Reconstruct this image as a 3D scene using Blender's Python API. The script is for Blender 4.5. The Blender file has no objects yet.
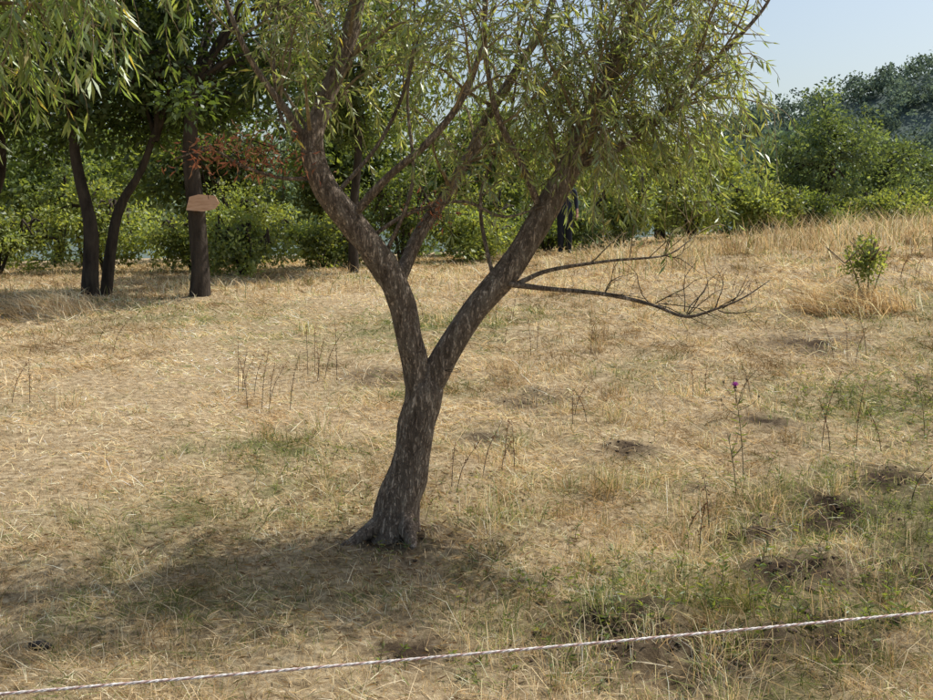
import bpy, bmesh, math, numpy as np
from mathutils import Vector
R = np.random.RandomState(7)
scene = bpy.context.scene
rad = math.radians

# ------------------------------------------------------------ numpy noise
def _hash(ix, iy, seed):
    n = (ix*374761393 + iy*668265263 + seed*974711) & 0x7fffffff
    n = ((n ^ (n >> 13))*1274126177) & 0x7fffffff
    return ((n ^ (n >> 16)) & 0xffff)/65535.0
def vnoise(x, y, seed=0):
    x = np.asarray(x, float); y = np.asarray(y, float)
    ix = np.floor(x).astype(np.int64); iy = np.floor(y).astype(np.int64)
    fx = x-ix; fy = y-iy
    fx = fx*fx*(3-2*fx); fy = fy*fy*(3-2*fy)
    a = _hash(ix, iy, seed); b = _hash(ix+1, iy, seed); c = _hash(ix, iy+1, seed); d = _hash(ix+1, iy+1, seed)
    return (a*(1-fx)+b*fx)*(1-fy)+(c*(1-fx)+d*fx)*fy
def fbm(x, y, seed=0, o=4):
    s = 0; a = .5; t = 0
    for i in range(o):
        s = s+a*vnoise(x*2**i, y*2**i, seed+i*17); t += a; a *= .5
    return s/t
def sstep(a, b, x):
    t = np.clip((x-a)/(b-a), 0, 1); return t*t*(3-2*t)

# ------------------------------------------------------------ terrain
def gz0(x, y):
    x = np.asarray(x, float); y = np.asarray(y, float)
    t = y-5.2
    sp = np.log1p(np.exp(np.clip(t*1.6, -30, 30)))/1.6
    sp = np.where(t*1.6 > 29, t, sp)
    rise = 0.087*(sp-np.log1p(np.exp(np.clip((sp-16.5)*.6, -30, 30)))/.6*(sp < 60)-np.where(sp >= 60, sp-16.5, 0))
    xx = np.clip(x, -40, 40)
    cx = np.where(xx > 0, 0.08*xx, 0.02*xx)
    cx = np.where(np.abs(xx) < 2, 0.02*xx+0.06*((xx+2)**2)/8*np.where(xx > -2, 1, 0), cx)
    cx = np.where(xx >= 2, 0.08*xx, cx)
    return rise+cx*sstep(3.5, 15, y)
SOIL = [(.55, 4.15, .34, .08), (.95, 3.95, .32, .08), (1.15, 7.0, .17, .07), (.6, 8.6, .32, .06), (-.30, 5.34, .30, .03),
        (2.1, 5.8, .34, .06), (1.55, 4.75, .26, .05), (-.2, 4.0, .16, .02), (1.5, 4.05, .28, .06), (2.3, 7.6, .2, .04), (-.9, 9.6, .3, .03), (3.6, 10.5, .4, .05),
        (1.55, 5.45, .24, .05), (2.7, 6.3, .28, .06), (.15, 7.4, .16, .03), (2.2, 4.9, .3, .06)]
def gz(x, y):
    x = np.asarray(x, float); y = np.asarray(y, float)
    near = 1-sstep(15, 40, np.hypot(x, y))
    z = gz0(x, y)
    lump = sstep(-.8, 1.0, x)*.6+.4
    z = z+near*((fbm(x*.9, y*.9, 3)-.5)*.12+lump*(fbm(x*3.1, y*3.1, 9)-.5)*.11)
    z = z+near*(fbm(x*2.2, y*2.2, 29)-.5)*.18*np.exp(-((x-1.5)/1.3)**2-((y-4.7)/1.1)**2)
    for (sx, sy, r, h) in SOIL:
        z = z+h*np.exp(-((x-sx)**2+(y-sy)**2)/(r*r))*(fbm(x*9, y*9, 31)*2.2-.8)
    return z
GREEN = [(-1.35, 7.1, .45, .7), (1.0, 4.5, .45, .6), (3.4, 8.0, .8, .8), (-1.0, 12, 1.6, .35), (-1.7, 5.7, .7, .4), (-.9, 6.0, .5, .2),
         (.3, 4.1, .35, .4), (1.7, 4.3, .5, .5), (2.4, 5.4, .8, .55), (.2, 5.6, .35, .3), (-4, 14, 1.5, .3), (2.8, 6.3, .6, .45),
         (-.4, 9.0, .5, .3), (-1.2, 4.3, .7, .3), (1.0, 3.6, .5, .4), (5.5, 12, 1.3, .4), (1.6, 9.3, .5, .35), (.8, 6.3, .4, .3), (-.2, 13, 1.2, .4), (1.6, 5.6, .5, .35), (4.4, 9.2, .7, .4)]
def greenmap(x, y):
    g = np.zeros_like(x)
    for (a, b, r, h) in GREEN:
        g = g+h*np.exp(-((x-a)**2+(y-b)**2)/(r*r))
    n = fbm(x*1.1, y*1.1, 51)
    n2 = fbm(x*5, y*5, 77)
    g = g*np.clip(-.3+2.4*n2, 0, 2)+np.clip((n-.54)*2.0, 0, 1)*.5+np.clip((n2-.58)*3, 0, 1)*.35
    return np.clip(g+.05, 0, .9)
def soilmap(x, y):
    s = np.zeros_like(x)
    for (a, b, r, h) in SOIL:
        s = s+np.exp(-((x-a)**2+(y-b)**2)/(r*r))*.95
    return np.clip(s*(.1+1.9*fbm(x*6, y*6, 5)), 0, 1)
def pathmap(x, y):
    w = (fbm(x*1.2, y*1.2, 88)-.5)*.8
    return np.clip(np.exp(-((x+2.9+w-(y-8)*.16)/1.15)**2)*sstep(5.0, 7, y)*(1-sstep(15, 19, y)), 0, 1)

# ------------------------------------------------------------ mesh helpers
def newmesh(name, verts, loops, starts, cols=None, mats=(), smooth=False, attrs=None):
    me = bpy.data.meshes.new(name)
    verts = np.asarray(verts, np.float32)
    me.vertices.add(len(verts)); me.vertices.foreach_set('co', verts.ravel())
    me.loops.add(len(loops)); me.loops.foreach_set('vertex_index', np.asarray(loops, np.int32))
    me.polygons.add(len(starts)); me.polygons.foreach_set('loop_start', np.asarray(starts, np.int32))
    me.update(calc_edges=True)
    if smooth:
        me.polygons.foreach_set('use_smooth', np.ones(len(starts), bool))
    if cols is not None:
        at = me.attributes.new('Col', 'FLOAT_COLOR', 'POINT')
        c = np.ones((len(verts), 4), np.float32); c[:, :3] = cols
        at.data.foreach_set('color', c.ravel())
    if attrs:
        for k, v in attrs.items():
            at = me.attributes.new(k, 'FLOAT', 'POINT'); at.data.foreach_set('value', np.asarray(v, np.float32))
    for m in mats: me.materials.append(m)
    ob = bpy.data.objects.new(name, me); scene.collection.objects.link(ob)
    return ob
def nrm(a):
    return a/np.maximum(np.linalg.norm(a, axis=-1, keepdims=True), 1e-9)
def leafmesh(name, C, D, L, W, col, mat, fold=.12, droop=.12, rs=R, wide=.45):
    C = np.asarray(C, float); D = nrm(np.asarray(D, float)); n = len(C)
    Rr = rs.normal(size=(n, 3))
    S = nrm(np.cross(D, Rr)); N = np.cross(S, D)
    L = np.broadcast_to(L, (n,))[:, None]; W = np.broadcast_to(W, (n,))[:, None]
    v = np.empty((n, 4, 3))
    v[:, 0] = C
    v[:, 1] = C+D*L*wide+S*W*.5+N*W*fold
    v[:, 2] = C+D*L-N*L*droop
    v[:, 3] = C+D*L*wide-S*W*.5+N*W*fold
    c = np.repeat(np.asarray(col)[:, None, :], 4, 1)
    return newmesh(name, v.reshape(-1, 3), np.arange(n*4), np.arange(0, n*4, 4), c.reshape(-1, 3), [mat])

def catmull(P, k=5):
    P = [np.array(p, float) for p in P]
    P = [2*P[0]-P[1]]+P+[2*P[-1]-P[-2]]
    out = []
    for i in range(1, len(P)-2):
        for j in range(k):
            t = j/k
            out.append(.5*((2*P[i])+(-P[i-1]+P[i+1])*t+(2*P[i-1]-5*P[i]+4*P[i+1]-P[i+2])*t*t+(-P[i-1]+3*P[i]-3*P[i+1]+P[i+2])*t**3))
    out.append(P[-2]); return np.array(out)

class Tubes:
    def __init__(s): s.v = []; s.l = []; s.st = []; s.nv = 0; s.nl = 0
    def add(s, P, r, sides=6, rough=0, seed=0):
        P = np.asarray(P, float); n = len(P); r = np.broadcast_to(np.asarray(r, float), (n,))
        T = nrm(np.gradient(P, axis=0))
        ref = np.array([1., 0, 0]) if abs(T[0][0]) < .8 else np.array([0, 1., 0])
        a = np.arange(sides)*2*math.pi/sides
        vs = np.empty((n, sides, 3)); u = ref
        for i in range(n):
            u = u-T[i]*np.dot(u, T[i]); u = u/np.linalg.norm(u); w = np.cross(T[i], u)
            rr = r[i]*np.ones(sides)
            if rough:
                rr = rr*(1+rough*(vnoise(np.cos(a)*1.6+seed, np.sin(a)*1.6+i*.30, seed)-.5)*2)
            vs[i] = P[i]+np.cos(a)[:, None]*u*rr[:, None]+np.sin(a)[:, None]*w*rr[:, None]
        i0 = s.nv
        ii, jj = np.meshgrid(np.arange(n-1), np.arange(sides), indexing='ij')
        j2 = (jj+1) % sides
        q = np.stack([i0+ii*sides+jj, i0+ii*sides+j2, i0+(ii+1)*sides+j2, i0+(ii+1)*sides+jj], -1).reshape(-1)
        s.v.append(vs.reshape(-1, 3)); s.l.append(q); s.st.append(s.nl+np.arange(0, len(q), 4)); s.nl += len(q)
        cap = i0+(n-1)*sides+np.arange(sides)
        s.l.append(cap); s.st.append(np.array([s.nl])); s.nl += sides
        s.nv += n*sides
    def build(s, name, mat):
        return newmesh(name, np.concatenate(s.v), np.concatenate(s.l), np.concatenate(s.st), None, [mat], True)
def empty(name, loc=(0, 0, 0)):
    e = bpy.data.objects.new(name, None); e.empty_display_size = .2
    scene.collection.objects.link(e); return e
def parent(children, p):
    for c in children: c.parent = p

# ------------------------------------------------------------ materials
def nodes(name):
    m = bpy.data.materials.new(name); m.use_nodes = True
    nt = m.node_tree; nt.nodes.clear(); return m, nt, nt.nodes, nt.links
def leafmat(name, trans=.45, gloss=.06, tint=(1.35, 1.3, .5), rough=.45):
    m, nt, N, K = nodes(name)
    out = N.new('ShaderNodeOutputMaterial'); at = N.new('ShaderNodeAttribute'); at.attribute_name = 'Col'
    d = N.new('ShaderNodeBsdfDiffuse'); t = N.new('ShaderNodeBsdfTranslucent'); g = N.new('ShaderNodeBsdfGlossy'); g.inputs['Roughness'].default_value = rough
    mx = N.new('ShaderNodeMixShader'); mx.inputs[0].default_value = trans
    mg = N.new('ShaderNodeMixShader'); mg.inputs[0].default_value = gloss
    mu = N.new('ShaderNodeMix'); mu.data_type = 'RGBA'; mu.blend_type = 'MULTIPLY'; mu.inputs[0].default_value = 1
    mu.inputs[7].default_value = (*tint, 1)
    K.new(at.outputs['Color'], d.inputs['Color']); K.new(at.outputs['Color'], mu.inputs[6]); K.new(mu.outputs[2], t.inputs['Color'])
    K.new(d.outputs[0], mx.inputs[1]); K.new(t.outputs[0], mx.inputs[2])
    if gloss > 0:
        K.new(mx.outputs[0], mg.inputs[1]); K.new(g.outputs[0], mg.inputs[2]); g.inputs['Color'].default_value = (.8, .85, .8, 1)
        K.new(mg.outputs[0], out.inputs['Surface'])
    else:
        K.new(mx.outputs[0], out.inputs['Surface'])
    return m
def noisemat(name, stops, scale=(1, 1, 1), nscale=8, detail=8, rough=.9, bump=.4, bdist=.02, bscale=None, voro=None):
    m, nt, N, K = nodes(name)
    out = N.new('ShaderNodeOutputMaterial'); b = N.new('ShaderNodeBsdfPrincipled'); b.inputs['Roughness'].default_value = rough
    b.inputs['Specular IOR Level'].default_value = .2
    tc = N.new('ShaderNodeTexCoord'); mp = N.new('ShaderNodeMapping'); mp.inputs['Scale'].default_value = scale
    n = N.new('ShaderNodeTexNoise'); n.inputs['Scale'].default_value = nscale; n.inputs['Detail'].default_value = detail; n.inputs['Roughness'].default_value = .65
    K.new(tc.outputs['Object'], mp.inputs[0]); K.new(mp.outputs[0], n.inputs['Vector'])
    cr = N.new('ShaderNodeValToRGB')
    while len(cr.color_ramp.elements) < len(stops): cr.color_ramp.elements.new(.5)
    for e, (p, c) in zip(cr.color_ramp.elements, stops): e.position = p; e.color = (*c, 1)
    K.new(n.outputs['Fac'], cr.inputs[0]); K.new(cr.outputs[0], b.inputs['Base Color'])
    bp = N.new('ShaderNodeBump'); bp.inputs['Strength'].default_value = bump; bp.inputs['Distance'].default_value = bdist
    if voro:
        v = N.new('ShaderNodeTexVoronoi'); v.feature = 'DISTANCE_TO_EDGE'; v.inputs['Scale'].default_value = voro
        mix = N.new('ShaderNodeMix'); mix.data_type = 'RGBA'; mix.inputs[0].default_value = .12
        K.new(mp.outputs[0], mix.inputs[6]); K.new(n.outputs['Color'], mix.inputs[7]); K.new(mix.outputs[2], v.inputs['Vector'])
        mr = N.new('ShaderNodeMapRange'); mr.inputs[2].default_value = .22; K.new(v.outputs['Distance'], mr.inputs[0])
        ad = N.new('ShaderNodeMath'); ad.operation = 'ADD'; K.new(mr.outputs[0], ad.inputs[0]); K.new(n.outputs['Fac'], ad.inputs[1])
        K.new(ad.outputs[0], bp.inputs['Height'])
        ml = N.new('ShaderNodeMix'); ml.data_type = 'RGBA'; ml.blend_type = 'MULTIPLY'; ml.inputs[0].default_value = .7
        m2 = N.new('ShaderNodeMapRange'); m2.inputs[2].default_value = .12; m2.inputs[3].default_value = .35; m2.inputs[4].default_value = 1.15
        K.new(v.outputs['Distance'], m2.inputs[0]); K.new(cr.outputs[0], ml.inputs[6]); K.new(m2.outputs[0], ml.inputs[7]); K.new(ml.outputs[2], b.inputs['Base Color'])
    else:
        K.new(n.outputs['Fac'], bp.inputs['Height'])
    K.new(bp.outputs[0], b.inputs['Normal']); K.new(b.outputs[0], out.inputs['Surface']); return m

M_bark = noisemat('willow_bark', [(.3, (.13, .095, .068)), (.5, (.34, .265, .20)), (.72, (.58, .49, .39))], (1, 1, .25), 34, 9, .95, .9, .018, voro=48)
M_twig = noisemat('twig_bark', [(.35, (.12, .09, .05)), (.65, (.34, .27, .16))], (1, 1, 1), 20, 4, .9, .3, .005)
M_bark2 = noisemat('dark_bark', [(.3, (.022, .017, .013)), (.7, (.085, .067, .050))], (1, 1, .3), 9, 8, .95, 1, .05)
M_willow = leafmat('willow_leaf', .52, .08, (1.75, 1.65, .7))
M_leaf = leafmat('broad_leaf', .5, .03, (1.6, 1.5, .5))
M_far = leafmat('far_leaf', .4, .0, (1.4, 1.35, .9))
M_grass = leafmat('dry_grass', .35, .0, (1.2, 1.1, .85))

def groundmat():
    m, nt, N, K = nodes('dry_meadow')
    out = N.new('ShaderNodeOutputMaterial'); b = N.new('ShaderNodeBsdfPrincipled'); b.inputs['Roughness'].default_value = 1; b.inputs['Specular IOR Level'].default_value = .05
    tc = N.new('ShaderNodeTexCoord')
    def noise(s, d=6, r=.6):
        n = N.new('ShaderNodeTexNoise'); n.inputs['Scale'].default_value = s; n.inputs['Detail'].default_value = d; n.inputs['Roughness'].default_value = r
        K.new(tc.outputs['Object'], n.inputs['Vector']); return n
    n1 = noise(16, 10, .78)
    cr = N.new('ShaderNodeValToRGB'); cr.color_ramp.elements.new(.5)
    for e, (p, c) in zip(cr.color_ramp.elements, [(.34, (.13, .09, .05)), (.5, (.38, .285, .17)), (.66, (.64, .52, .34))]): e.position = p; e.color = (*c, 1)
    K.new(n1.outputs['Fac'], cr.inputs[0])
    gr = N.new('ShaderNodeValToRGB')
    for e, (p, c) in zip(gr.color_ramp.elements, [(.35, (.07, .07, .03)), (.7, (.28, .27, .12))]): e.position = p; e.color = (*c, 1)
    K.new(n1.outputs['Fac'], gr.inputs[0])
    ag = N.new('ShaderNodeAttribute'); ag.attribute_name = 'green'
    asl = N.new('ShaderNodeAttribute'); asl.attribute_name = 'soil'
    mx = N.new('ShaderNodeMix'); mx.data_type = 'RGBA'; K.new(ag.outputs['Fac'], mx.inputs[0]); K.new(cr.outputs[0], mx.inputs[6]); K.new(gr.outputs[0], mx.inputs[7])
    ms = N.new('ShaderNodeMix'); ms.data_type = 'RGBA'; K.new(asl.outputs['Fac'], ms.inputs[0]); K.new(mx.outputs[2], ms.inputs[6])
    so = N.new('ShaderNodeValToRGB')
    for e, (p, c) in zip(so.color_ramp.elements, [(.3, (.022, .016, .011)), (.75, (.10, .07, .047))]): e.position = p; e.color = (*c, 1)
    K.new(n1.outputs['Fac'], so.inputs[0]); K.new(so.outputs[0], ms.inputs[7])
    K.new(ms.outputs[2], b.inputs['Base Color'])
    bp = N.new('ShaderNodeBump'); bp.inputs['Strength'].default_value = .9; bp.inputs['Distance'].default_value = .035
    K.new(n1.outputs['Fac'], bp.inputs['Height']); K.new(bp.outputs[0], b.inputs['Normal'])
    K.new(b.outputs[0], out.inputs['Surface']); return m

# ------------------------------------------------------------ ground sheet
ys = np.concatenate([np.linspace(-300, -6, 20), np.linspace(-5, 2.5, 30), np.linspace(2.6, 9, 210), np.linspace(9.1, 26, 170), np.linspace(27, 70, 40), np.linspace(75, 600, 30)])
xh = np.concatenate([np.linspace(0, 4.5, 110), np.linspace(4.6, 14, 70), np.linspace(15, 60, 30), np.linspace(70, 600, 20)])
xs = np.concatenate([-xh[::-1], xh[1:]])
X, Y = np.meshgrid(xs, ys); nx = len(xs); ny = len(ys)
Z = gz(X, Y)
V = np.stack([X, Y, Z], -1).reshape(-1, 3)
i, j = np.meshgrid(np.arange(ny-1), np.arange(nx-1), indexing='ij')
q = np.stack([i*nx+j, i*nx+j+1, (i+1)*nx+j+1, (i+1)*nx+j], -1).reshape(-1)
newmesh('ground', V, q, np.arange(0, len(q), 4), None, [groundmat()], True, {'green': greenmap(X, Y).ravel(), 'soil': soilmap(X, Y).ravel()})

# ------------------------------------------------------------ grass blades
STRAW = np.array([(.78, .65, .43), (.62, .48, .29), (.86, .77, .57), (.42, .30, .17), (.68, .53, .32)])
GRN = np.array([(.18, .23, .07), (.26, .30, .11), (.12, .17, .05), (.36, .36, .15)])
def blades(name, x, y, L, W, tilt, az, straw_p, bend=.35, z=None, lift=0, tone=True):
    n = len(x); z = gz(x, y)-.004+lift if z is None else z
    base = np.stack([x, y, z], -1)
    h = np.stack([np.cos(az), np.sin(az), np.zeros(n)], -1)
    D = h*np.sin(tilt)[:, None]+np.array([0, 0, 1.])*np.cos(tilt)[:, None]
    D2 = nrm(D+h*bend+np.array([0, 0, -1.])*bend*.6)
    wdir = R.uniform(0, 6.28, n)
    S = nrm(np.cross(D, np.stack([np.cos(wdir), np.sin(wdir), R.uniform(-.3, 1, n)], -1)))
    L = L[:, None]; W = np.broadcast_to(W, (n,))[:, None]
    v = np.empty((n, 5, 3))
    mid = base+D*L*.5
    v[:, 0] = base-S*W*.5; v[:, 1] = base+S*W*.5; v[:, 2] = mid+S*W*.42; v[:, 3] = mid-S*W*.42; v[:, 4] = mid+D2*L*.5
    lowz = np.stack([v[:, 4, 2], z+.004], -1).max(-1); v[:, 4, 2] = lowz
    o = np.arange(n)[:, None]*5
    lp = (o+np.array([0, 1, 2, 3, 3, 2, 4])).reshape(-1)
    st = (np.arange(n)[:, None]*7+np.array([0, 4])).reshape(-1)
    isS = R.rand(n) < straw_p
    c = np.where(isS[:, None], STRAW[R.randint(0, len(STRAW), n)], GRN[R.randint(0, len(GRN), n)])
    c = c*R.uniform(.66, 1.14, (n, 1))
    if tone:
        t = fbm(x*3.2, y*2.2, 202); t2 = fbm(x*.7, y*.9, 205)
        c = c*np.clip(.52+.60*t/.5+(t2-.5)*.9, .42, 1.25)[:, None]
        br = np.clip((.48-t)*3.8, 0, .75)[:, None]*(1-.6*pathmap(x, y))[:, None]
        c = c*(1-br)+c*np.array([.64, .52, .38])*br
        c = np.minimum(c*(1+.22*pathmap(x, y))[:, None], .9)
    return newmesh(name, v.reshape(-1, 3), lp, st, np.repeat(c[:, None], 5, 1).reshape(-1, 3), [M_grass])
def sample(n, y0=2.3, y1=27, clump=.5, crad=.07):
    nc = int(n/14)
    def pts(k):
        y = (R.uniform(math.sqrt(y0), math.sqrt(y1), k))**2
        x = R.uniform(-1, 1, k)*(.5*y+1.2); return x, y
    cx, cy = pts(nc); x, y = pts(n)
    m = R.rand(n) < clump; k = R.randint(0, nc, n)
    s = crad*(1+cy[k]*.08)
    x = np.where(m, cx[k]+R.normal(size=n)*s, x); y = np.where(m, cy[k]+R.normal(size=n)*s, y)
    return x, y
gp = empty('grass')
n = 175000; x, y = sample(n, clump=.7, crad=.07)
sm = soilmap(x, y); dn = fbm(x*2.4, y*2.4, 301); keep = (R.rand(n) > sm*.93) & (R.rand(n) < np.clip(.2+(dn-.38)*4, .2, 1)); x = x[keep]; y = y[keep]; n = len(x)
g = greenmap(x, y); pm = pathmap(x, y)
azb = fbm(x*.9, y*.9, 91)*6
L = R.uniform(.03, .11, n)*np.where(R.rand(n) < .12, 2.1, 1)*(1+.03*y)*(1-.35*pm)
hay = blades('hay', x, y, L, np.maximum(.0026, .00060*y)*R.uniform(.7, 1.3, n), np.clip(R.normal(1.25, .28, n), .3, 1.56), azb+R.normal(0, 1.5, n), 1-g*.7, .15, lift=R.uniform(0, .015, n))
n = 145000; x, y = sample(n, clump=.8, crad=.05)
g = greenmap(x, y); pm = pathmap(x, y)
keep = (R.rand(n) > soilmap(x, y)*.85) & (R.rand(n) > pm*.75); x = x[keep]; y = y[keep]; g = g[keep]; pm = pm[keep]; n = len(x)
hgt = (.022+.065*vnoise(x*2, y*2, 12)*R.rand(n))*(1+.6*g)*(1-.5*pm)*(1+.03*y)
stub = blades('stubble', x, y, hgt, np.maximum(.003, .0006*y), np.abs(R.normal(0, .55, n)), R.uniform(0, 6.28, n), np.clip(1-g*1.2, 0, 1), .5)
cen = []
for k in range(360):
    yy = R.uniform(1.6, 4.7)**2; cen.append((R.uniform(-1, 1)*(.5*yy+1), yy))
for k in range(90): cen.append((R.uniform(.1, 2.7), R.uniform(3.7, 6.4)))
cen = [c for c in cen if not (-.9 < c[0] < .1 and 3 < c[1] < 5.2)]
xx = []; yy = []; hh = []
for (a, b) in cen:
    if a < -.4 and R.rand() < .65: continue
    k = R.randint(25, 75); s = R.uniform(.02, .08)*(1+.04*b)
    xx.append(a+R.normal(0, s, k)); yy.append(b+R.normal(0, s, k)); hh.append(R.uniform(.07, .30)*R.uniform(.4, 1.2, k))
x = np.concatenate(xx); y = np.concatenate(yy); h = np.concatenate(hh); n = len(x)
tuft = blades('tufts', x, y, h, np.maximum(.0026, .00055*y), np.abs(R.normal(0, .55, n)), R.uniform(0, 6.28, n), np.clip(.95-greenmap(x, y)*.9, 0, 1), .8)
parent([hay, stub, tuft], gp)

n = 22000
x = R.uniform(-13, 15, n); y = 18.5+R.normal(0, 1.6, n)+.10*x
w = fbm(x*.6, y*.6, 44); dens = np.where(x > 1, .8, .30); k = (R.rand(n) < dens*sstep(.38, .62, w)+.05); x = x[k]; y = y[k]; n = len(x)
h = R.uniform(.12, .55, n)*np.where(x > 2, 1.15, .6)*np.clip(.2+1.7*fbm(x*1.5, y*1.5, 8), .3, 1.5)
blades('tall_grass', x, y, h, .010, np.abs(R.normal(0, .3, n)), R.uniform(0, 6.28, n), np.full(n, .82), .5)

# ------------------------------------------------------------ willow
def willow(name, limbs, trunk, spawn, seed, keepfn, leafL, roots=None, leafn=1., extra=None, cols=((.18, .235, .09), (.25, .30, .12), (.31, .33, .15), (.21, .265, .125))):
    rs = np.random.RandomState(seed)
    T = Tubes(); tw = Tubes(); LC = []; LD = []
    for q_, (P, r) in enumerate(trunk+limbs):
        Q = catmull(P, 6); rr = np.interp(np.linspace(0, 1, len(Q)), np.linspace(0, 1, len(r)), r)
        T.add(Q, rr, 20 if max(r) > .05 else 8, .12 if max(r) > .05 else 0.08, rs.randint(99))
    for rt in (roots or []):
        Q = catmull(rt[0], 5); T.add(Q, np.interp(np.linspace(0, 1, len(Q)), np.linspace(0, 1, len(rt[1])), rt[1]), 10, .1, rs.randint(99))
    def twig(p, d, L, dro):
        n = 7; pts = [p]
        for k in range(n-1):
            d = nrm(d+np.array([0, 0, -dro/n*1.6])+rs.normal(0, .08, 3)); pts.append(pts[-1]+d*L/(n-1))
        pts = np.array(pts)
        if not keepfn(pts[-1], rs) or not keepfn(pts[3], rs): return
        tw.add(pts, np.linspace(.0028, .0012, n), 3)
        m = int(L/.017*leafn*rs.uniform(.3, 1.3))
        t = np.sort(rs.uniform(.12, 1, m))*(n-1); i0 = np.minimum(t.astype(int), n-2); f = (t-i0)[:, None]
        c = pts[i0]*(1-f)+pts[i0+1]*f; dd = nrm(pts[i0+1]-pts[i0])
        sd = nrm(np.cross(dd, rs.normal(size=(m, 3))))
        LC.append(c); LD.append(nrm(dd*.75+sd*.65+np.array([0, 0, -.25])))
    def branch(p, d, L, r0, ntw, dro=.5):
        n = 8; pts = [p]
        for k in range(n-1):
            d = nrm(d+np.array([0, 0, .12-dro*k/n*.9])+rs.normal(0, .13, 3)); pts.append(pts[-1]+d*L/(n-1))
        pts = np.array(pts)
        if not keepfn(pts[-1], rs): return
        tw.add(pts, np.linspace(r0, .003, n), 5)
        for k in range(ntw):
            t = rs.uniform(.2, 1)*(n-1); i0 = min(int(t), n-2); q = pts[i0]+(pts[i0+1]-pts[i0])*(t-i0)
            dd = nrm(pts[i0+1]-pts[i0]); s = nrm(np.cross(dd, rs.normal(size=3)))
            twig(q, nrm(dd*.7+s*.9+np.array([0, 0, .1])), rs.uniform(.22, .62), rs.uniform(.6, 2.2))
    for (li, a, b, cnt, Lmin, Lmax, ntw, bias) in spawn:
        P, r = limbs[li]; Q = catmull(P, 6)
        rr = np.interp(np.linspace(0, 1, len(Q)), np.linspace(0, 1, len(r)), r)
        for c in range(cnt):
            t = rs.uniform(a, b)*(len(Q)-1); i0 = min(int(t), len(Q)-2)
            p = Q[i0]; dd = nrm(Q[i0+1]-Q[i0]); az = rs.uniform(0, 6.28)
            h = np.array([math.cos(az), math.sin(az), rs.uniform(-.1, .9)])+np.array(bias)
            branch(p, nrm(dd*.35+nrm(h)), rs.uniform(Lmin, Lmax), min(.013, rr[i0]*.5), ntw)
    C = np.concatenate(LC); D = np.concatenate(LD); n = len(C)
    cols = np.array(cols)
    col = cols[rs.randint(0, len(cols), n)]*rs.uniform(.7, 1.25, (n, 1))
    yl = rs.rand(n) < .02; col[yl] = (.42, .36, .11)
    L = rs.uniform(.6, 1.15, n)*leafL
    e = empty(name)
    o = [T.build('trunk', M_bark), tw.build('branches', M_twig), leafmesh('foliage', C, D, L, L*.165, col, M_willow, rs=rs)]
    if extra: o += extra(rs)
    parent(o, e); print(name, 'leaves', n)
    return e

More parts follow.
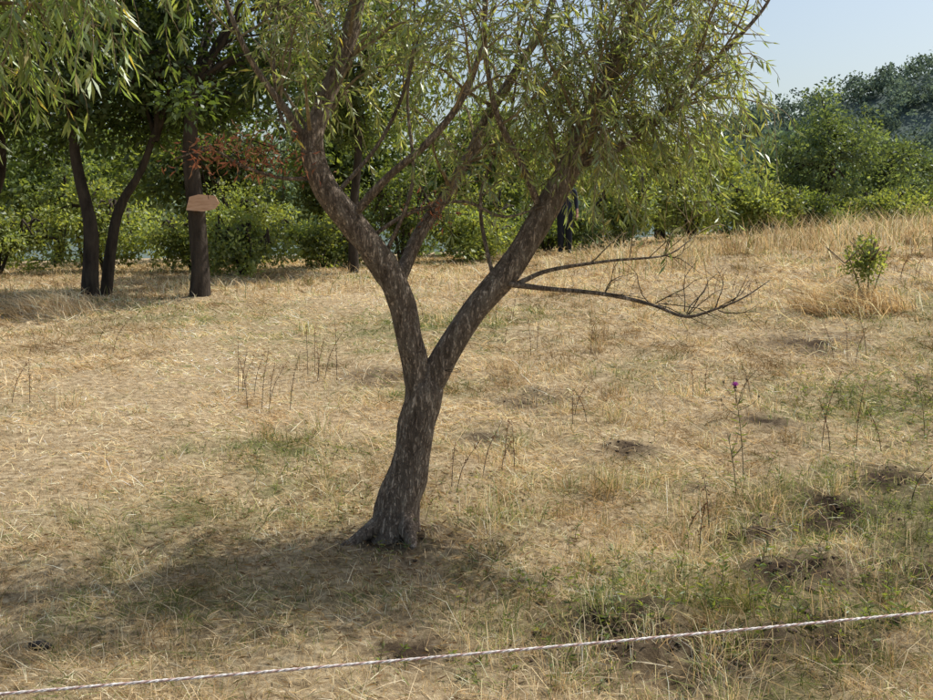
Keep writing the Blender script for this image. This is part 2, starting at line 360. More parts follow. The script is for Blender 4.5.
gb = float(gz(-.36, 5.4))
trunk = [([(-.40, 5.40, gb-.10), (-.39, 5.40, gb+.03), (-.36, 5.40, gb+.16), (-.31, 5.40, .42), (-.265, 5.40, .68), (-.225, 5.40, .86), (-.21, 5.40, .97)],
          [.165, .14, .118, .104, .100, .100, .045])]
limbs = [
 ([(-.27, 5.40, .62), (-.262, 5.39, .90), (-.305, 5.36, 1.12), (-.355, 5.33, 1.34), (-.44, 5.30, 1.52), (-.60, 5.27, 1.74), (-.745, 5.25, 1.93), (-.81, 5.25, 2.13), (-.78, 5.28, 2.30), (-.68, 5.32, 2.57), (-.60, 5.35, 2.85), (-.52, 5.4, 3.3), (-.45, 5.5, 4.1), (-.4, 5.5, 4.7)],
  [.050, .073, .072, .073, .076, .071, .067, .061, .054, .048, .042, .033, .020, .01]),
 ([(-.26, 5.40, .60), (-.175, 5.41, .92), (.02, 5.42, 1.24), (.24, 5.45, 1.51), (.41, 5.48, 1.78), (.57, 5.50, 2.05), (.68, 5.52, 2.31), (.79, 5.55, 2.56), (.91, 5.57, 2.82), (1.02, 5.6, 3.2), (1.2, 5.65, 4.0), (1.3, 5.7, 4.6)],
  [.045, .074, .071, .073, .070, .066, .060, .053, .047, .038, .022, .01]),
 ([(-.37, 5.36, 1.42), (-.26, 5.46, 1.68), (-.12, 5.56, 1.90), (.02, 5.65, 2.14), (.13, 5.72, 2.38), (.30, 5.8, 2.66), (.5, 5.85, 3.05), (.6, 5.9, 3.9)],
  [.042, .038, .034, .032, .030, .026, .020, .008]),
 ([(-.60, 5.27, 1.78), (-.40, 5.15, 1.98), (-.20, 5.06, 2.14), (-.02, 5.0, 2.36), (.08, 4.95, 2.66), (.12, 4.9, 3.2)], [.026, .022, .020, .017, .013, .007]),
 ([(-.80, 5.25, 2.10), (-.94, 5.2, 2.33), (-1.10, 5.15, 2.56), (-1.22, 5.1, 2.85), (-1.35, 5.1, 3.3)], [.024, .020, .016, .012, .006]),
 ([(.20, 5.42, 1.42), (.42, 5.35, 1.395), (.72, 5.25, 1.37), (.95, 5.18, 1.32), (1.12, 5.12, 1.26), (1.25, 5.05, 1.30), (1.38, 5.0, 1.36), (1.50, 4.95, 1.45)], [.018, .013, .011, .009, .008, .006, .004, .002]),
 ([(.28, 5.42, 1.42), (.46, 5.5, 1.49), (.80, 5.6, 1.54), (1.12, 5.65, 1.57), (1.28, 5.7, 1.66)], [.014, .011, .008, .005, .003]),
 ([(.57, 5.5, 2.05), (.82, 5.45, 2.15), (1.1, 5.4, 2.38), (1.38, 5.4, 2.66), (1.6, 5.4, 2.9), (1.7, 5.4, 3.1)], [.024, .020, .016, .012, .009, .005]),
 ([(.41, 5.48, 1.80), (.30, 5.35, 2.05), (.16, 5.2, 2.30), (.10, 5.1, 2.6), (.08, 5.0, 3.1)], [.021, .018, .015, .011, .006]),
 ([(-.77, 5.25, 1.98), (-.95, 5.15, 1.97), (-1.12, 5.05, 2.02), (-1.28, 5.0, 2.10), (-1.45, 4.95, 2.05)], [.013, .010, .008, .006, .003]),
 ([(-.52, 5.28, 1.66), (-.30, 5.35, 1.80), (-.02, 5.35, 1.86), (.20, 5.4, 1.78), (.42, 5.42, 1.84)], [.013, .011, .009, .007, .005]),
 ([(.50, 5.5, 1.92), (.66, 5.62, 2.18), (.78, 5.7, 2.5), (.75, 5.8, 2.9)], [.016, .013, .009, .006]),
 ([(-.44, 5.3, 1.55), (-.28, 5.2, 1.95), (-.30, 5.15, 2.45), (-.15, 5.1, 3.0)], [.012, .010, .007, .004]),
 ([(-.70, 5.27, 1.88), (-.45, 5.35, 2.2), (-.30, 5.4, 2.6), (-.28, 5.4, 3.1)], [.013, .011, .008, .004]),
 ([(-.81, 5.25, 2.12), (-.98, 5.3, 2.3), (-1.02, 5.3, 2.7), (-.95, 5.3, 3.2)], [.012, .010, .007, .004]),
 ([(.15, 5.44, 1.42), (.08, 5.6, 1.9), (.26, 5.7, 2.4), (.3, 5.75, 3.0)], [.012, .010, .007, .004]),
]
def keepW(p, rs):
    if p[1] < 4.0 or p[1] > 7.4: return False
    u = p[0]/p[1]; v = (p[2]-1.6)/p[1]
    x = p[0]*5.4/p[1]
    lim = np.interp(x, [-1.6, -1.2, -.8, -.3, .3, .7, 1.3, 1.7, 2.0], [2.45, 2.15, 2.1, 1.75, 1.62, 1.55, 1.48, 1.72, 2.4])
    zz = 1.6+v*5.4
    if zz < lim+rs.uniform(-.1, .25): return False
    right = np.interp(zz, [1.5, 2.0, 2.6, 3.2], [1.42, 1.65, 1.72, 1.6])
    if x > right+rs.uniform(-.25, .12): return False
    if zz < 3.0 and x < -1.25+rs.uniform(-.2, .2): return False
    return True
def dead(rs):
    tw = Tubes(); C = []; D = []
    for P, L, n in [((1.12, 5.12, 1.26), .34, 5), ((.95, 5.18, 1.32), .40, 5), ((1.25, 5.05, 1.30), .30, 4), ((1.12, 5.65, 1.57), .30, 4), ((.72, 5.25, 1.37), .28, 3), ((-.5, 5.3, 1.62), .3, 3), ((-.2, 5.4, 1.0), .22, 2)]:
        for k in range(n):
            d = nrm(np.array([rs.uniform(-.1, 1), rs.uniform(-.6, .6), rs.uniform(-.35, .7)])); p = np.array(P)+rs.uniform(0, .05)*d; pts = [p]
            for q in range(5):
                d = nrm(d+rs.normal(0, .25, 3)); pts.append(pts[-1]+d*L*rs.uniform(.6, 1)/5)
            tw.add(pts, np.linspace(.003, .0011, 6), 4)
            for s_ in range(2):
                i = rs.randint(1, 4); dd = nrm(d+rs.normal(0, .6, 3)); b0 = pts[i]
                tw.add([b0, b0+dd*.05, b0+dd*.11+rs.normal(0, .01, 3)], [.0018, .0014, .001], 3)
    cs = [(-1.02, 5.1, 2.08), (-1.15, 5.05, 2.06), (-1.25, 5.0, 2.12), (-1.33, 5., 2.05), (-1.1, 5.1, 2.16), (-.95, 5.15, 2.04), (-.25, 5.35, 1.83), (-.18, 5.35, 1.80)]
    for a, c in enumerate(cs):
        for k in range(8):
            d = nrm(rs.normal(size=3)+np.array([0, 0, -.5])); pts = [np.array(c)+d*t for t in (0, .05, .12, .2)]
            tw.add(pts, [.002]*4, 3)
        m = 60 if a < 6 else 25
        C.append(np.array(c)+rs.normal(0, 1, (m, 3))*(.09, .08, .045)); D.append(nrm(rs.normal(size=(m, 3))+np.array([0, 0, -.6])))
    C = np.concatenate(C); D = np.concatenate(D); n = len(C)
    col = np.array([(.42, .17, .10), (.34, .14, .09), (.48, .27, .16)])[rs.randint(0, 3, n)]*rs.uniform(.7, 1.2, (n, 1))
    return [tw.build('dead_twigs', M_bark2), leafmesh('withered_leaves', C, D, rs.uniform(.035, .06, n), .011, col, M_grass, fold=.3, rs=rs)]
roots = [([(-.37, 5.38, gb+.18), (-.44, 5.34, gb+.08), (-.54, 5.30, gb+.01), (-.66, 5.24, gb-.05)], [.05, .05, .038, .02]),
         ([(-.34, 5.36, gb+.14), (-.31, 5.26, gb+.04), (-.27, 5.18, gb-.04)], [.05, .045, .02])]
spawn = [(0, .55, .98, 24, .5, 1.1, 10, (0, 0, 0)), (1, .45, .98, 26, .5, 1.1, 10, (.2, 0, 0)), (2, .3, 1, 15, .4, .9, 8, (0, 0, 0)),
         (3, .4, 1, 7, .3, .7, 6, (0, 0, 0)), (4, .3, 1, 9, .4, .8, 8, (0, 0, 0)), (7, .15, 1, 32, .4, .9, 14, (.2, 0, -.1)), (8, .4, 1, 7, .3, .7, 6, (0, 0, 0)),
         (6, .4, 1, 5, .25, .5, 6, (0, 0, .2)), (10, .3, 1, 6, .25, .5, 5, (0, 0, .3)), (11, .2, 1, 12, .3, .7, 10, (.3, 0, 0)), (1, .35, .6, 15, .4, .9, 12, (.5, 0, .1)), (9, .1, .8, 3, .2, .35, 4, (0, 0, .5)),
         (12, .4, 1, 5, .2, .5, 5, (0, 0, .2)), (13, .3, 1, 5, .2, .5, 5, (0, 0, .2)), (14, .3, 1, 5, .2, .5, 5, (0, 0, .2)), (15, .3, 1, 5, .2, .5, 5, (0, 0, .2))]
willow('willow_tree', limbs, trunk, spawn, 5, keepW, .076, roots, .74, dead)

g2 = float(gz(-3.6, 5.0))
trunk2 = [([(-3.6, 5.0, g2-.1), (-3.55, 5.0, .5), (-3.5, 4.95, 1.2), (-3.4, 4.95, 1.9)], [.2, .15, .13, .12])]
limbs2 = [([(-3.4, 4.95, 1.8), (-3.0, 4.85, 2.4), (-2.5, 4.7, 2.85), (-2.0, 4.6, 3.05), (-1.5, 4.5, 3.05), (-1.2, 4.5, 2.95)], [.09, .07, .05, .035, .02, .008]),
          ([(-3.4, 4.95, 1.8), (-3.3, 5.2, 2.6), (-3.0, 5.4, 3.4), (-2.6, 5.5, 4.0)], [.09, .07, .05, .02]),
          ([(-2.9, 4.8, 2.45), (-2.4, 4.4, 2.6), (-2.0, 4.2, 2.7), (-1.6, 4.1, 2.7)], [.04, .03, .02, .008])]
def keepL(p, rs):
    x = p[0]*4.5/p[1]; z = 1.6+(p[2]-1.6)*4.5/p[1]
    if p[1] < 3.4: return False
    lim = np.interp(x, [-2.6, -2.1, -1.9, -1.75, -1.5, -1.35, -1.15, -1.0], [1.65, 1.66, 1.98, 2.15, 2.12, 1.88, 2.3, 2.6])
    return z > lim+rs.uniform(-.1, .25) and x < -.95+rs.uniform(-.2, .1)
willow('willow_tree', limbs2, trunk2, [(0, .3, 1, 26, .3, .8, 9, (0, 0, -.4)), (1, .2, 1, 10, .5, 1, 9, (0, 0, 0)), (2, .2, 1, 17, .3, .8, 10, (0, 0, -.5))], 11, keepL, .10, None, .70, None,
       ((.16, .24, .07), (.21, .29, .09), (.26, .31, .11)))

# ------------------------------------------------------------ broadleaf trees / shrubs
def crown(rs, center, radii, nclump, nleaf, cr, cols, shell=.55, size=.1, flat=.7):
    d = nrm(rs.normal(size=(nclump, 3))); r = (shell+(1-shell)*rs.rand(nclump))*rs.uniform(.6, 1.08, nclump)
    cc = np.array(center)+d*r[:, None]*np.array(radii)
    k = rs.randint(0, nclump, nleaf); crr = (cr*rs.uniform(.6, 1.3, nclump))[k]
    dd = nrm(rs.normal(size=(nleaf, 3)))*(rs.rand(nleaf)**.5)[:, None]
    C = cc[k]+dd*crr[:, None]*np.array([1, 1, flat])
    D = nrm(dd+rs.normal(0, .8, (nleaf, 3))+np.array([0, 0, -.2]))
    cm = rs.uniform(.6, 1.4, nclump)[k]
    col = np.array(cols)[rs.randint(0, len(cols), nleaf)]*cm[:, None]*rs.uniform(.75, 1.25, (nleaf, 1))
    return cc, C, D, col, size*rs.uniform(.6, 1.3, nleaf)
DARK = np.array(((.065, .10, .033), (.085, .12, .037), (.05, .08, .028)))
MIDG = np.array(((.13, .175, .065), (.17, .21, .075), (.11, .155, .06)))
YEL = np.array(((.22, .265, .10), (.27, .30, .11), (.18, .235, .09)))
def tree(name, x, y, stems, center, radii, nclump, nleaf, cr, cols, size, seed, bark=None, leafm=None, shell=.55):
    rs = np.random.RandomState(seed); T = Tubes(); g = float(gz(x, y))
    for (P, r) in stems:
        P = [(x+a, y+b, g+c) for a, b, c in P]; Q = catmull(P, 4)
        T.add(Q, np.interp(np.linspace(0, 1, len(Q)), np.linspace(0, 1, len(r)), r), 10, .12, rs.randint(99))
    ctr = (x+center[0], y+center[1], g+center[2])
    cc, C, D, col, sz = crown(rs, ctr, radii, nclump, nleaf, cr, cols, shell, size)
    tips = [np.array((x+P[-1][0], y+P[-1][1], g+P[-1][2])) for P, r in stems]
    for c in cc[::2]:
        s = min(tips, key=lambda t: np.linalg.norm(t-c)); mid = (s+c)/2+np.array([0, 0, .15])+rs.normal(0, .1, 3)
        T.add(catmull([s-np.array([0, 0, .2]), mid, c], 3), np.linspace(.05, .012, 7)*min(1, radii[0]/2), 5)
    k = C[:, 2] > gz(C[:, 0], C[:, 1])+.02
    e = empty(name)
    parent([T.build('trunk', bark or M_bark2), leafmesh('foliage', C[k], D[k], sz[k], sz[k]*.5, col[k], leafm or M_leaf, rs=rs)], e)
HAZE_TINT = np.array([1.0, 1.02, 1.5])  # blue shift that puts distance haze into the far right trees' leaf colour
tree('broadleaf_tree', -4.26, 16, [([(0, 0, -.1), (.0, 0, .5), (-.05, 0, 1.3), (-.16, 0, 2.3), (-.1, 0, 3.6)], [.19, .15, .14, .12, .08])], (0.1, .5, 4.2), (2.2, 2.2, 2.2), 64, 14000, .62, DARK, .13, 21)
tree('broadleaf_tree', -6.15, 16.3, [([(0, 0, -.1), (.03, 0, .5), (.02, 0, 1.2), (-.2, 0, 2.2), (-.3, 0, 3.2)], [.16, .13, .11, .09, .06]), ([(.15, .3, -.1), (.25, .3, .8), (.4, .3, 1.5), (.75, .3, 2.1), (1.0, .3, 2.8)], [.11, .09, .08, .06, .05])], (0, .3, 4.2), (2.1, 2.0, 2.4), 64, 14000, .62, DARK, .13, 22)
tree('broadleaf_tree', -8.9, 18.0, [([(0, 0, -.1), (.1, 0, 1), (.5, 0, 2), (.5, 0, 3.2)], [.15, .12, .1, .06])], (0, 0, 4.0), (2.4, 2.2, 2.6), 70, 13000, .7, DARK, .14, 23)
tree('broadleaf_tree', -2.2, 19.5, [([(0, 0, -.1), (0, 0, 1.2), (.1, 0, 2.5), (0, 0, 3.6)], [.11, .09, .07, .05])], (0, .5, 4.0), (1.9, 1.8, 2.2), 55, 11000, .6, MIDG, .13, 24)
tree('broadleaf_tree', -11.0, 27, [([(0, 0, -.1), (0, 0, 1), (.1, 0, 2)], [.14, .12, .08])], (0, 0, 2.4), (2.6, 1.6, 2.2), 50, 8500, .8, MIDG, .18, 30, shell=.3)
tree('broadleaf_tree', -6.8, 26, [([(0, 0, -.1), (0, 0, 1), (.1, 0, 2)], [.14, .12, .08])], (0, 0, 2.3), (2.6, 1.6, 2.1), 50, 8500, .8, MIDG*.85, .18, 31, shell=.3)
tree('broadleaf_tree', -3.2, 27, [([(0, 0, -.1), (0, 0, 1), (.1, 0, 2)], [.14, .12, .08])], (0, 0, 2.4), (2.4, 1.6, 2.2), 50, 8500, .8, MIDG, .18, 32, shell=.3)
tree('broadleaf_tree', .5, 27, [([(0, 0, -.1), (0, 0, 1.2), (.1, 0, 2.0), (0, 0, 2.6)], [.16, .14, .1, .05])], (0, 0, 2.3), (2.6, 2, 1.9), 60, 10000, .75, MIDG*1.15, .17, 25)
tree('broadleaf_tree', 5.6, 29, [([(0, 0, -.1), (0, 0, 1.2), (.1, 0, 2.0), (0, 0, 2.3)], [.16, .14, .1, .05])], (0, 0, 1.9), (3.2, 2, 1.8), 60, 10000, .75, YEL, .17, 26)
tree('broadleaf_tree', 11.6, 32, [([(0, 0, -.1), (0, 0, 1), (.1, 0, 2), (0, 0, 2.2)], [.2, .15, .1, .05])], (0, 0, 1.9), (2.2, 2, 2.1), 60, 11000, .6, MIDG*1.1*HAZE_TINT, .14, 27)
tree('broadleaf_tree', 14.3, 34, [([(0, 0, -.1), (0, 0, 1), (.1, 0, 1.5), (0, 0, 2.0)], [.2, .15, .1, .05])], (0, 0, 1.4), (1.9, 2, 1.7), 50, 10000, .6, MIDG*.95*HAZE_TINT, .14, 28)
tree('broadleaf_tree', 17.6, 35, [([(0, 0, -.1), (0, 0, 1), (.1, 0, 1.4), (0, 0, 1.7)], [.2, .15, .1, .05])], (0, 0, .5), (2.6, 2, 1.3), 50, 9000, .6, MIDG*1.1*HAZE_TINT, .14, 29)
sh = [(-9.6, 20.5, 1.8, 1.5, YEL), (-7.6, 21, 1.6, 1.9, YEL), (-5.6, 20.5, 1.5, 1.4, YEL), (-4.3, 19.2, 1.1, 1.1, YEL), (-3.0, 21, 1.3, 1.3, YEL), (-1.4, 21.5, 1.5, 2.0, MIDG), (.1, 21.5, 1.1, .9, YEL),
      (1.9, 23.5, 1.5, 1.2, MIDG), (3.6, 23.5, 1.5, 1.5, YEL), (5.4, 24, 1.5, 1.9, YEL), (7.0, 24, 1.3, 1.5, YEL), (9.0, 26, 1.3, .9, MIDG), (11.2, 26.5, 1.2, .7, YEL), (13.5, 27, 1.5, .7, MIDG), (-5.0, 22.5, 1.5, 2.3, YEL), (-8.8, 23, 1.6, 2.5, MIDG), (.3, 24.5, 1.6, 1.7, YEL)]
rr_ = np.random.RandomState(12)
for k, (x, y, rx, h, c) in enumerate(sh):
    h = h*rr_.uniform(.85, 1.25)
    tree('shrub', x, y, [([(0, 0, -.1), (a, 0, h*.4), (a*2, 0, h*.7)], [.04, .03, .015]) for a in (-.2, .05, .25)], (0, 0, h*.5), (rx, 1.0, h*.62), 40, 5500, .36, c, .095, 60+k, shell=.2)
tree('sapling', 4.8, 12, [([(0, 0, -.05), (a, 0, .3), (a*2.6, 0, .75)], [.013, .010, .005]) for a in (-.10, .02, .11)], (0, 0, .58), (.38, .30, .40), 36, 950, .15, YEL, .055, 90, M_twig, shell=.2)
xx = 4.62+R.normal(0, .28, 2200); yy = 11.9+R.normal(0, .2, 2200)
blades('dry_grass_clump', xx, yy, R.uniform(.15, .55, 2200), .008, np.abs(R.normal(.6, .35, 2200)), R.normal(3.4, .8, 2200), np.full(2200, .97), .8)
xx = -6.0+R.normal(0, .28, 1500); yy = 14.5+R.normal(0, .25, 1500)
blades('dry_grass_clump', xx, yy, R.uniform(.15, .6, 1500), .009, np.abs(R.normal(.9, .3, 1500)), R.normal(2.6, .7, 1500), np.full(1500, .99), .6)

rs = np.random.RandomState(70); C = []; D = []; K = []; S = []
for k in range(84):
    x = rs.uniform(-38, 36); y = rs.uniform(34, 46)
    top = np.interp(x, [-38, -10, -3, 5, 11, 14, 36], [11, 9.5, 6.0, 4.4, 4.0, 2.5, 2.0])*rs.uniform(.8, 1.1)
    g = float(gz(x, y))-.6
    cols = np.array(MIDG if rs.rand() < .6 else YEL)*np.array([.9, .98, 1.3])+np.array([.015, .02, .03])  # leaf colours lifted and blued: distance haze painted in
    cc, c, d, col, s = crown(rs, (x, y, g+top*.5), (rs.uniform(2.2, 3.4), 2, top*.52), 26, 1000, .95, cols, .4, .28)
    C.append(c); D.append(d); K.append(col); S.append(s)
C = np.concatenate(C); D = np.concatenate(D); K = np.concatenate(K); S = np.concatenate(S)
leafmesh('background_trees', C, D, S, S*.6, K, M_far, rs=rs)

def hz(x, y): return 47*np.exp(-((x-150)/98)**2)*np.exp(-((y-175)/42)**2)+14*np.exp(-((x+60)/120)**2)*np.exp(-((y-190)/40)**2)-1
hx = np.linspace(-200, 330, 90); hy = np.linspace(75, 290, 50); X, Y = np.meshgrid(hx, hy)
V = np.stack([X, Y, hz(X, Y)+fbm(X*.05, Y*.05, 4)*3], -1).reshape(-1, 3); nx = len(hx); ny = len(hy)
i, j = np.meshgrid(np.arange(ny-1), np.arange(nx-1), indexing='ij')
q = np.stack([i*nx+j, i*nx+j+1, (i+1)*nx+j+1, (i+1)*nx+j], -1).reshape(-1)
newmesh('hill', V, q, np.arange(0, len(q), 4), None, [noisemat('hazed_hill_cover', [(.3, (.08, .11, .10)), (.7, (.12, .155, .13))], (1, 1, 1), .3, 8, 1, .5, .5)], True)  # bluish grey-green cover, with aerial haze painted into the colour
C = []; D = []; K = []; S = []
for k in range(760):
    x = rs.uniform(40, 150); y = rs.uniform(125, 180); h = rs.uniform(4, 7); g = float(hz(x, y))+1.5
    cc, c, d, col, s = crown(rs, (x, y, g+h*.4), (1.9, 1.9, h*.5), 9, 120, 1.0, np.array(((.105, .15, .13), (.125, .17, .14), (.09, .13, .12))), .4, .6)  # muted blue-green crowns, distance haze mixed into the leaf colour
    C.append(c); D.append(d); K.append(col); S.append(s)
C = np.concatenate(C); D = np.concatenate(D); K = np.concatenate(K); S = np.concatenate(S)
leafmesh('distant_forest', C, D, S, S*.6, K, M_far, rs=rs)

# ------------------------------------------------------------ fallen leaves below the willow
rs = np.random.RandomState(81); n = 2600
x = -.5+rs.normal(0, .9, n); y = 5.3+rs.normal(0, .8, n); z = gz(x, y)+rs.uniform(.005, .03, n)
d = nrm(np.stack([rs.normal(size=n), rs.normal(size=n), rs.normal(0, .15, n)], -1))
leafmesh('fallen_leaves', np.stack([x, y, z], -1), d, rs.uniform(.03, .06, n), .009, np.array([(.32, .22, .11), (.24, .15, .08), (.40, .32, .16)])[rs.randint(0, 3, n)]*rs.uniform(.6, 1.2, (n, 1)), M_grass, fold=.3, rs=rs)

# ------------------------------------------------------------ weeds, thistle, stalks, clods
def weeds(name, pts, hmin, hmax, cols, seed, lw=.045):
    rs = np.random.RandomState(seed); T = Tubes(); C = []; D = []
    for (x, y) in pts:
        g = float(gz(x, y)); h = rs.uniform(hmin, hmax); lean = rs.normal(0, .3, 2)
        P = np.array([(x, y, g-.01), (x+lean[0]*h*.5, y+lean[1]*h*.5, g+h*.55), (x+lean[0]*h*1.2, y+lean[1]*h*1.2, g+h)])
        P = catmull(P, 4); T.add(P, np.linspace(.0022, .001, len(P)), 4)
        m = rs.randint(7, 18)
        i = rs.randint(1, len(P), m); C.append(P[i]); D.append(nrm(rs.normal(size=(m, 3))*(1, 1, .4)+np.array([0, 0, .2])))
    C = np.concatenate(C); D = np.concatenate(D); n = len(C)
    col = np.array(cols)[rs.randint(0, len(cols), n)]*rs.uniform(.6, 1.2, (n, 1)); L = lw*rs.uniform(.5, 1.4, n)
    e = empty(name); parent([T.build('stems', M_twig), leafmesh('leaves', C, D, L, L*.24, col, M_leaf, rs=rs)], e)
def scat(n, c, s): return [(c[0]+R.normal(0, s[0]), c[1]+R.normal(0, s[1])) for _ in range(n)]
WG = np.concatenate([MIDG*1.1, YEL*.9])
weeds('weed_patch', scat(60, (1.0, 4.5), (.4, .25))+scat(20, (.45, 4.65), (.2, .2)), .03, .12, WG, 101, .036)
weeds('weed_patch', scat(60, (1.7, 4.3), (.4, .3)), .03, .16, WG, 102, .036)
weeds('weed_patch', scat(110, (2.4, 5.6), (.5, .6)), .03, .18, WG, 103, .03)
weeds('weed_patch', scat(110, (3.3, 8.0), (.6, .5)), .04, .14, WG, 104, .035)
weeds('weed_patch', scat(50, (-1.35, 7.0), (.3, .3)), .03, .10, WG, 105, .025)
weeds('weed_patch', scat(40, (.1, 5.7), (.5, .4)), .04, .14, WG, 106, .025)
weeds('weed_patch', scat(30, (.3, 3.9), (.4, .2)), .03, .10, WG, 107, .03)

M_soil = noisemat('soil', [(.3, (.035, .025, .017)), (.7, (.14, .10, .07))], (1, 1, 1), 40, 8, 1, .9, .01)
rs = np.random.RandomState(3); vs = []; fs = []; nv = 0
bm = bmesh.new(); bmesh.ops.create_icosphere(bm, subdivisions=2, radius=1)
bv = np.array([v.co[:] for v in bm.verts]); bf = np.array([[v.index for v in f.verts] for f in bm.faces]); bm.free()
for k in range(620):
    sx, sy, r, h = SOIL[rs.choice([0, 0, 0, 1, 1, 1, 2, 3, 4, 5, 6, 8, 12, 13, 15])]
    x = sx+rs.normal(0, r*.5); y = sy+rs.normal(0, r*.45); s = rs.uniform(.003, .013)*(1.9 if rs.rand() < .08 else 1)
    v = bv*(1+1.1*(fbm(bv[:, 0]*2.3+k, bv[:, 1]*2.3+bv[:, 2]*2.7, k)-.5)[:, None])*np.array([1, rs.uniform(.6, 1.3), rs.uniform(.4, .8)])*s+np.array([x, y, float(gz(x, y))+s*.1])
    vs.append(v); fs.append((bf+nv).ravel()); nv += len(v)
fl = np.concatenate(fs); newmesh('soil_clods', np.concatenate(vs), fl, np.arange(0, len(fl), 3), None, [M_soil], False)
x, y = -1.72, 4.03
v = bv*(1+.5*(fbm(bv[:, 0]*1.7, bv[:, 1]*1.7+bv[:, 2]*2, 8)-.5)[:, None])*np.array([.05, .03, .018])+np.array([x, y, float(gz(x, y))+.012])
newmesh('dark_stone', v, bf.ravel(), np.arange(0, bf.size, 3), None, [noisemat('stone', [(.3, (.015, .014, .013)), (.7, (.06, .05, .042))], (1, 1, 1), 30, 6, .9, .5, .01)], True)

def thistle(name, x, y, h, flowers=True, seed=0, cols=MIDG):
    rs = np.random.RandomState(seed); T = Tubes(); g = float(gz(x, y)); e = empty(name); ob = []
    P = catmull([(x, y, g-.02), (x-.01, y, g+h*.35), (x-.03, y, g+h*.7), (x-.055, y, g+h)], 5); T.add(P, np.linspace(.004, .002, len(P)), 6)
    C = []; D = []; heads = [P[-1]]
    for k in range(5):
        i = rs.randint(7, 14); d = nrm(np.array([rs.normal(), rs.normal(), .9])); Q = np.array([P[i]+d*t for t in (0, .05, .10, .14)]); Q[:, 2] += np.array([0, 0, .01, .03])
        T.add(Q, np.linspace(.0025, .0015, 4), 5); heads.append(Q[-1])
    for k in range(30):
        i = rs.randint(0, len(P)-2); C.append(P[i]); D.append(nrm(np.array([rs.normal(), rs.normal(), .5])))
    n = len(C); col = np.array(cols)[rs.randint(0, 3, n)]
    ob.append(T.build('stem', M_twig)); ob.append(leafmesh('leaves', C, D, rs.uniform(.03, .08, n), .010, col, M_leaf, rs=rs))
    if flowers:
        B = []; BD = []
        bud = Tubes()
        for hI, hd in enumerate(heads):
            sc = 1 if hI == 0 else .6
            bud.add(np.array([hd+np.array([0, 0, z]) for z in (0, .006, .014, .020)])*1., np.array([.004, .012, .012, .007])*sc, 8)
            if hI == 0:
                for k in range(90):
                    B.append(hd+np.array([0, 0, .016])); BD.append(nrm(np.array([rs.normal(0, .6), rs.normal(0, .6), 1])))
        ob.append(bud.build('buds', M_twig))
        n = len(B); ob.append(leafmesh('flower', B, BD, .034, .005, np.tile((.46, .11, .50), (n, 1)), M_grass, rs=rs))
    parent(ob, e)
thistle('thistle', 1.76, 6.35, .58, True, 1)
thistle('thistle', 1.62, 6.0, .40, False, 2)
thistle('thistle', 3.3, 7.2, .45, False, 4)
rs = np.random.RandomState(44)
def stalks(name, cx, cy, n, h, sp):
    T = Tubes(); C = []; D = []
    for k in range(n):
        x = cx+rs.normal(0, sp); y = cy+rs.normal(0, sp); g = float(gz(x, y)); hh = h*rs.uniform(.6, 1.1); ln = rs.normal(.08, .2, 2)
        P = catmull([(x, y, g-.02), (x+ln[0]*hh*.4, y+ln[1]*hh*.4, g+hh*.5), (x+ln[0]*hh*1.3, y+ln[1]*hh*1.3, g+hh)], 5); T.add(P, np.linspace(.003, .0014, len(P)), 5)
        for q in range(26):
            i = rs.randint(4, len(P)); C.append(P[i]+rs.normal(0, .006, 3)); D.append(nrm(rs.normal(size=3)))
    m = len(C); col = np.tile((.24, .14, .08), (m, 1))*rs.uniform(.6, 1.4, (m, 1)); e = empty(name)
    parent([T.build('stems', M_bark2), leafmesh('seed_heads', C, D, .02, .008, col, M_grass, rs=rs)], e)
for (a, b, n, h) in [(-1.75, 8.3, 5, .5), (-1.45, 9.6, 6, .55), (-1.95, 9.0, 4, .4), (.25, 6.6, 3, .3), (2.6, 6.9, 4, .45), (3.6, 9.5, 4, .5), (-3.8, 8.5, 2, .35), (.9, 10.5, 4, .4), (1.35, 5.3, 3, .3), (-.1, 6.2, 3, .35), (2.9, 5.9, 3, .4),
                     (2.1, 8.2, 5, .4), (.4, 12.5, 6, .5), (3.2, 12.8, 6, .55), (1.9, 14, 6, .5), (5.6, 13.5, 6, .5), (-4.6, 11, 3, .4), (1.0, 7.9, 3, .35)]:
    stalks('dry_stalks', a, b, n, h, .14 if b < 10 else .4)

# ------------------------------------------------------------ rope fence
def ropemat():
    m, nt, N, K = nodes('fence_rope'); out = N.new('ShaderNodeOutputMaterial'); b = N.new('ShaderNodeBsdfPrincipled'); b.inputs['Roughness'].default_value = .6
    tc = N.new('ShaderNodeTexCoord'); w = N.new('ShaderNodeTexNoise'); w.inputs['Scale'].default_value = 120
    cr = N.new('ShaderNodeValToRGB'); cr.color_ramp.elements[0].position = .35; cr.color_ramp.elements[0].color = (.42, .36, .33, 1); cr.color_ramp.elements[1].position = .6; cr.color_ramp.elements[1].color = (.74, .70, .66, 1)
    K.new(tc.outputs['Object'], w.inputs['Vector']); K.new(w.outputs['Fac'], cr.inputs[0]); K.new(cr.outputs[0], b.inputs['Base Color']); K.new(b.outputs[0], out.inputs['Surface']); return m
M_rope = ropemat(); M_orange = noisemat('rope_dark_strand', [(.3, (.32, .20, .17)), (.7, (.5, .36, .32))], (1, 1, 1), 100, 3, .7, .2, .002)
A = np.array([-3.3, 1.80, .585]); B = np.array([3.6, 3.03, .70]); n = 1500
t = np.linspace(0, 1, n)[:, None]; mid = A*(1-t)+B*t; mid[:, 2] -= .035*4*(t*(1-t))[:, 0]-.03
dr = nrm(B-A); s1 = nrm(np.cross(dr, [0, 0, 1.])); s2 = np.cross(s1, dr)
e = empty('rope_fence'); ob = []
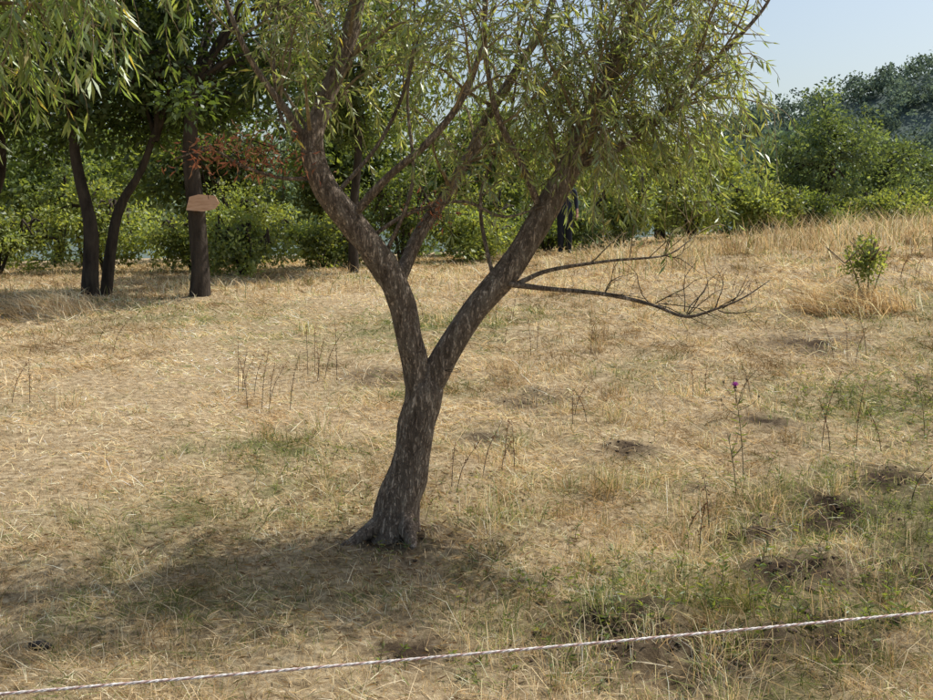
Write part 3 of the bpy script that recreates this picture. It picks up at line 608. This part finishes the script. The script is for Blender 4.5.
for k in range(3):
    ph = t*7/.03*2*math.pi/1.6+k*2.094
    T = Tubes(); T.add(mid+(np.cos(ph)*s1+np.sin(ph)*s2)*.0018, .0021, 5); ob.append(T.build('strand', M_rope if k < 2 else M_orange))
for Pp in (A, B):
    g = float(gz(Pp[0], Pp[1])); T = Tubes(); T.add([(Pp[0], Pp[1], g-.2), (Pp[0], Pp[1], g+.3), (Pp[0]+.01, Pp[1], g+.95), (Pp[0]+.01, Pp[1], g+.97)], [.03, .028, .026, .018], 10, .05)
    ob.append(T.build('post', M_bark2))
parent(ob, e)

# ------------------------------------------------------------ board on the tree
bx, by, bz = -4.17, 15.80, 2.36
pr = [(-.25, -.13), (-.20, .08), (-.05, .12), (.20, .10), (.27, -.02), (.20, -.11), (.02, -.15)]
bm = bmesh.new(); f1 = [bm.verts.new((bx+a, by+.02*a, bz+b)) for a, b in pr]; f = bm.faces.new(f1)
r = bmesh.ops.extrude_face_region(bm, geom=[f]); bmesh.ops.translate(bm, vec=(0, -.03, 0), verts=[v for v in r['geom'] if isinstance(v, bmesh.types.BMVert)])
bmesh.ops.recalc_face_normals(bm, faces=bm.faces); me = bpy.data.meshes.new('wooden_board'); bm.to_mesh(me); bm.free()
me.materials.append(noisemat('board_wood', [(.3, (.48, .27, .16)), (.7, (.70, .46, .31))], (1, 1, 6), 6, 6, .8, .3, .01))
scene.collection.objects.link(bpy.data.objects.new('wooden_board', me))

# ------------------------------------------------------------ person far behind the tree
px_, py_ = 2.2, 22.4; pg = float(gz(px_, py_))
def plain(name, c, r=.8): return noisemat(name, [(.3, tuple(v*.75 for v in c)), (.7, c)], (1, 1, 1), 30, 3, r, .2, .004)
M_top = plain('dark_shirt', (.025, .03, .05)); M_tr = plain('dark_trousers', (.02, .022, .03)); M_skin = plain('skin', (.50, .28, .20), .6); M_hair = plain('hair', (.03, .02, .015)); M_shoe = plain('shoe', (.03, .03, .03))
e = empty('person'); ob = []
O = np.array([px_, py_, pg])
def tb(name, P, r, mat, sides=12, k=4):
    Q = catmull(P, k)+O; T = Tubes(); T.add(Q, np.interp(np.linspace(0, 1, len(Q)), np.linspace(0, 1, len(r)), r), sides); o = T.build(name, mat); ob.append(o); return o
for s in (-1, 1):
    tb('leg', [(s*.08, 0, .92), (s*.09, -.01, .50), (s*.09, .02, .08)], [.10, .08, .062], M_tr)
    tb('shoe', [(s*.10, .06, .045), (s*.105, -.05, .05), (s*.11, -.17, .03)], [.04, .05, .03], M_shoe)
    tb('sleeve', [(s*.16, 0, 1.42), (s*.22, 0, 1.36), (s*.26, .02, 1.12), (s*.27, -.04, .95)], [.055, .055, .045, .036], M_top)
    tb('forearm', [(s*.27, -.03, .99), (s*.265, -.09, .86)], [.033, .026], M_skin)
    tb('palm', [(s*.265, -.085, .87), (s*.262, -.10, .82), (s*.26, -.11, .78)], [.026, .036, .030], M_skin)
    for q in range(4):
        tb('finger', [(s*.26, -.135+q*.018, .79), (s*.258, -.14+q*.018, .75), (s*.25, -.13+q*.018, .72+abs(q-1.5)*.006)], [.009, .008, .006], M_skin, 6, 2)
    tb('thumb', [(s*.26, -.12, .83), (s*.25, -.15, .80), (s*.245, -.155, .775)], [.010, .009, .007], M_skin, 6, 2)
t = tb('torso', [(0, 0, .84), (0, 0, .95), (0, 0, 1.12), (0, 0, 1.32), (0, 0, 1.42), (0, 0, 1.47)], [.13, .17, .155, .19, .15, .07], M_top, 16)
for v in t.data.vertices: v.co.y = py_+(v.co.y-py_)*.62
tb('neck', [(0, 0, 1.42), (0, -.01, 1.54)], [.055, .05], M_skin)
tb('head', [(0, -.01, 1.50), (0, -.02, 1.53), (0, -.01, 1.60), (0, 0, 1.67), (0, .0, 1.72), (0, 0, 1.735)], [.035, .06, .075, .078, .05, .01], M_skin, 14)
tb('hair', [(0, .03, 1.58), (0, .02, 1.65), (0, .01, 1.72), (0, .01, 1.75)], [.07, .086, .062, .01], M_hair, 14)
tb('nose', [(0, -.085, 1.64), (0, -.10, 1.605), (0, -.085, 1.60)], [.008, .013, .008], M_skin, 6, 2)
for s in (-1, 1):
    tb('eye', [(s*.03, -.072, 1.632), (s*.03, -.082, 1.632)], [.010, .006], M_hair, 6, 2)
    tb('ear', [(s*.077, .0, 1.59), (s*.084, .005, 1.62), (s*.078, .005, 1.65)], [.008, .014, .008], M_skin, 6, 2)
tb('mouth', [(-.02, -.078, 1.572), (.02, -.078, 1.572)], [.005, .005], plain('lips', (.35, .12, .1)), 6, 2)
parent(ob, e)

# ------------------------------------------------------------ light, sky, camera
az = math.atan2(.90, .44); el = rad(56)
sd = Vector((math.sin(az)*math.cos(el), math.cos(az)*math.cos(el), math.sin(el)))
sun = bpy.data.lights.new('sun', 'SUN'); sun.energy = 5.0; sun.angle = rad(.53); sun.color = (1, .955, .88)
so = bpy.data.objects.new('sun', sun); so.rotation_euler = sd.to_track_quat('Z', 'Y').to_euler(); scene.collection.objects.link(so)
w = bpy.data.worlds.new('World'); scene.world = w; w.use_nodes = True; nt = w.node_tree
bg = nt.nodes['Background']; sk = nt.nodes.new('ShaderNodeTexSky'); sk.sky_type = 'NISHITA'; sk.sun_disc = False
sk.sun_elevation = el; sk.sun_rotation = az; sk.dust_density = 3.0; sk.air_density = 1.3; sk.ozone_density = 1
nt.links.new(sk.outputs[0], bg.inputs[0]); bg.inputs[1].default_value = .14
cam = bpy.data.cameras.new('camera'); co = bpy.data.objects.new('camera', cam); scene.collection.objects.link(co)
cam.sensor_width = 36; cam.lens = 38.6; cam.shift_y = -.107; cam.clip_end = 3000; cam.clip_start = .05
co.location = (0, 0, 1.6); co.rotation_euler = (rad(90), 0, 0); scene.camera = co
scene.view_settings.view_transform = 'Standard'; scene.view_settings.look = 'None'; scene.view_settings.exposure = 0
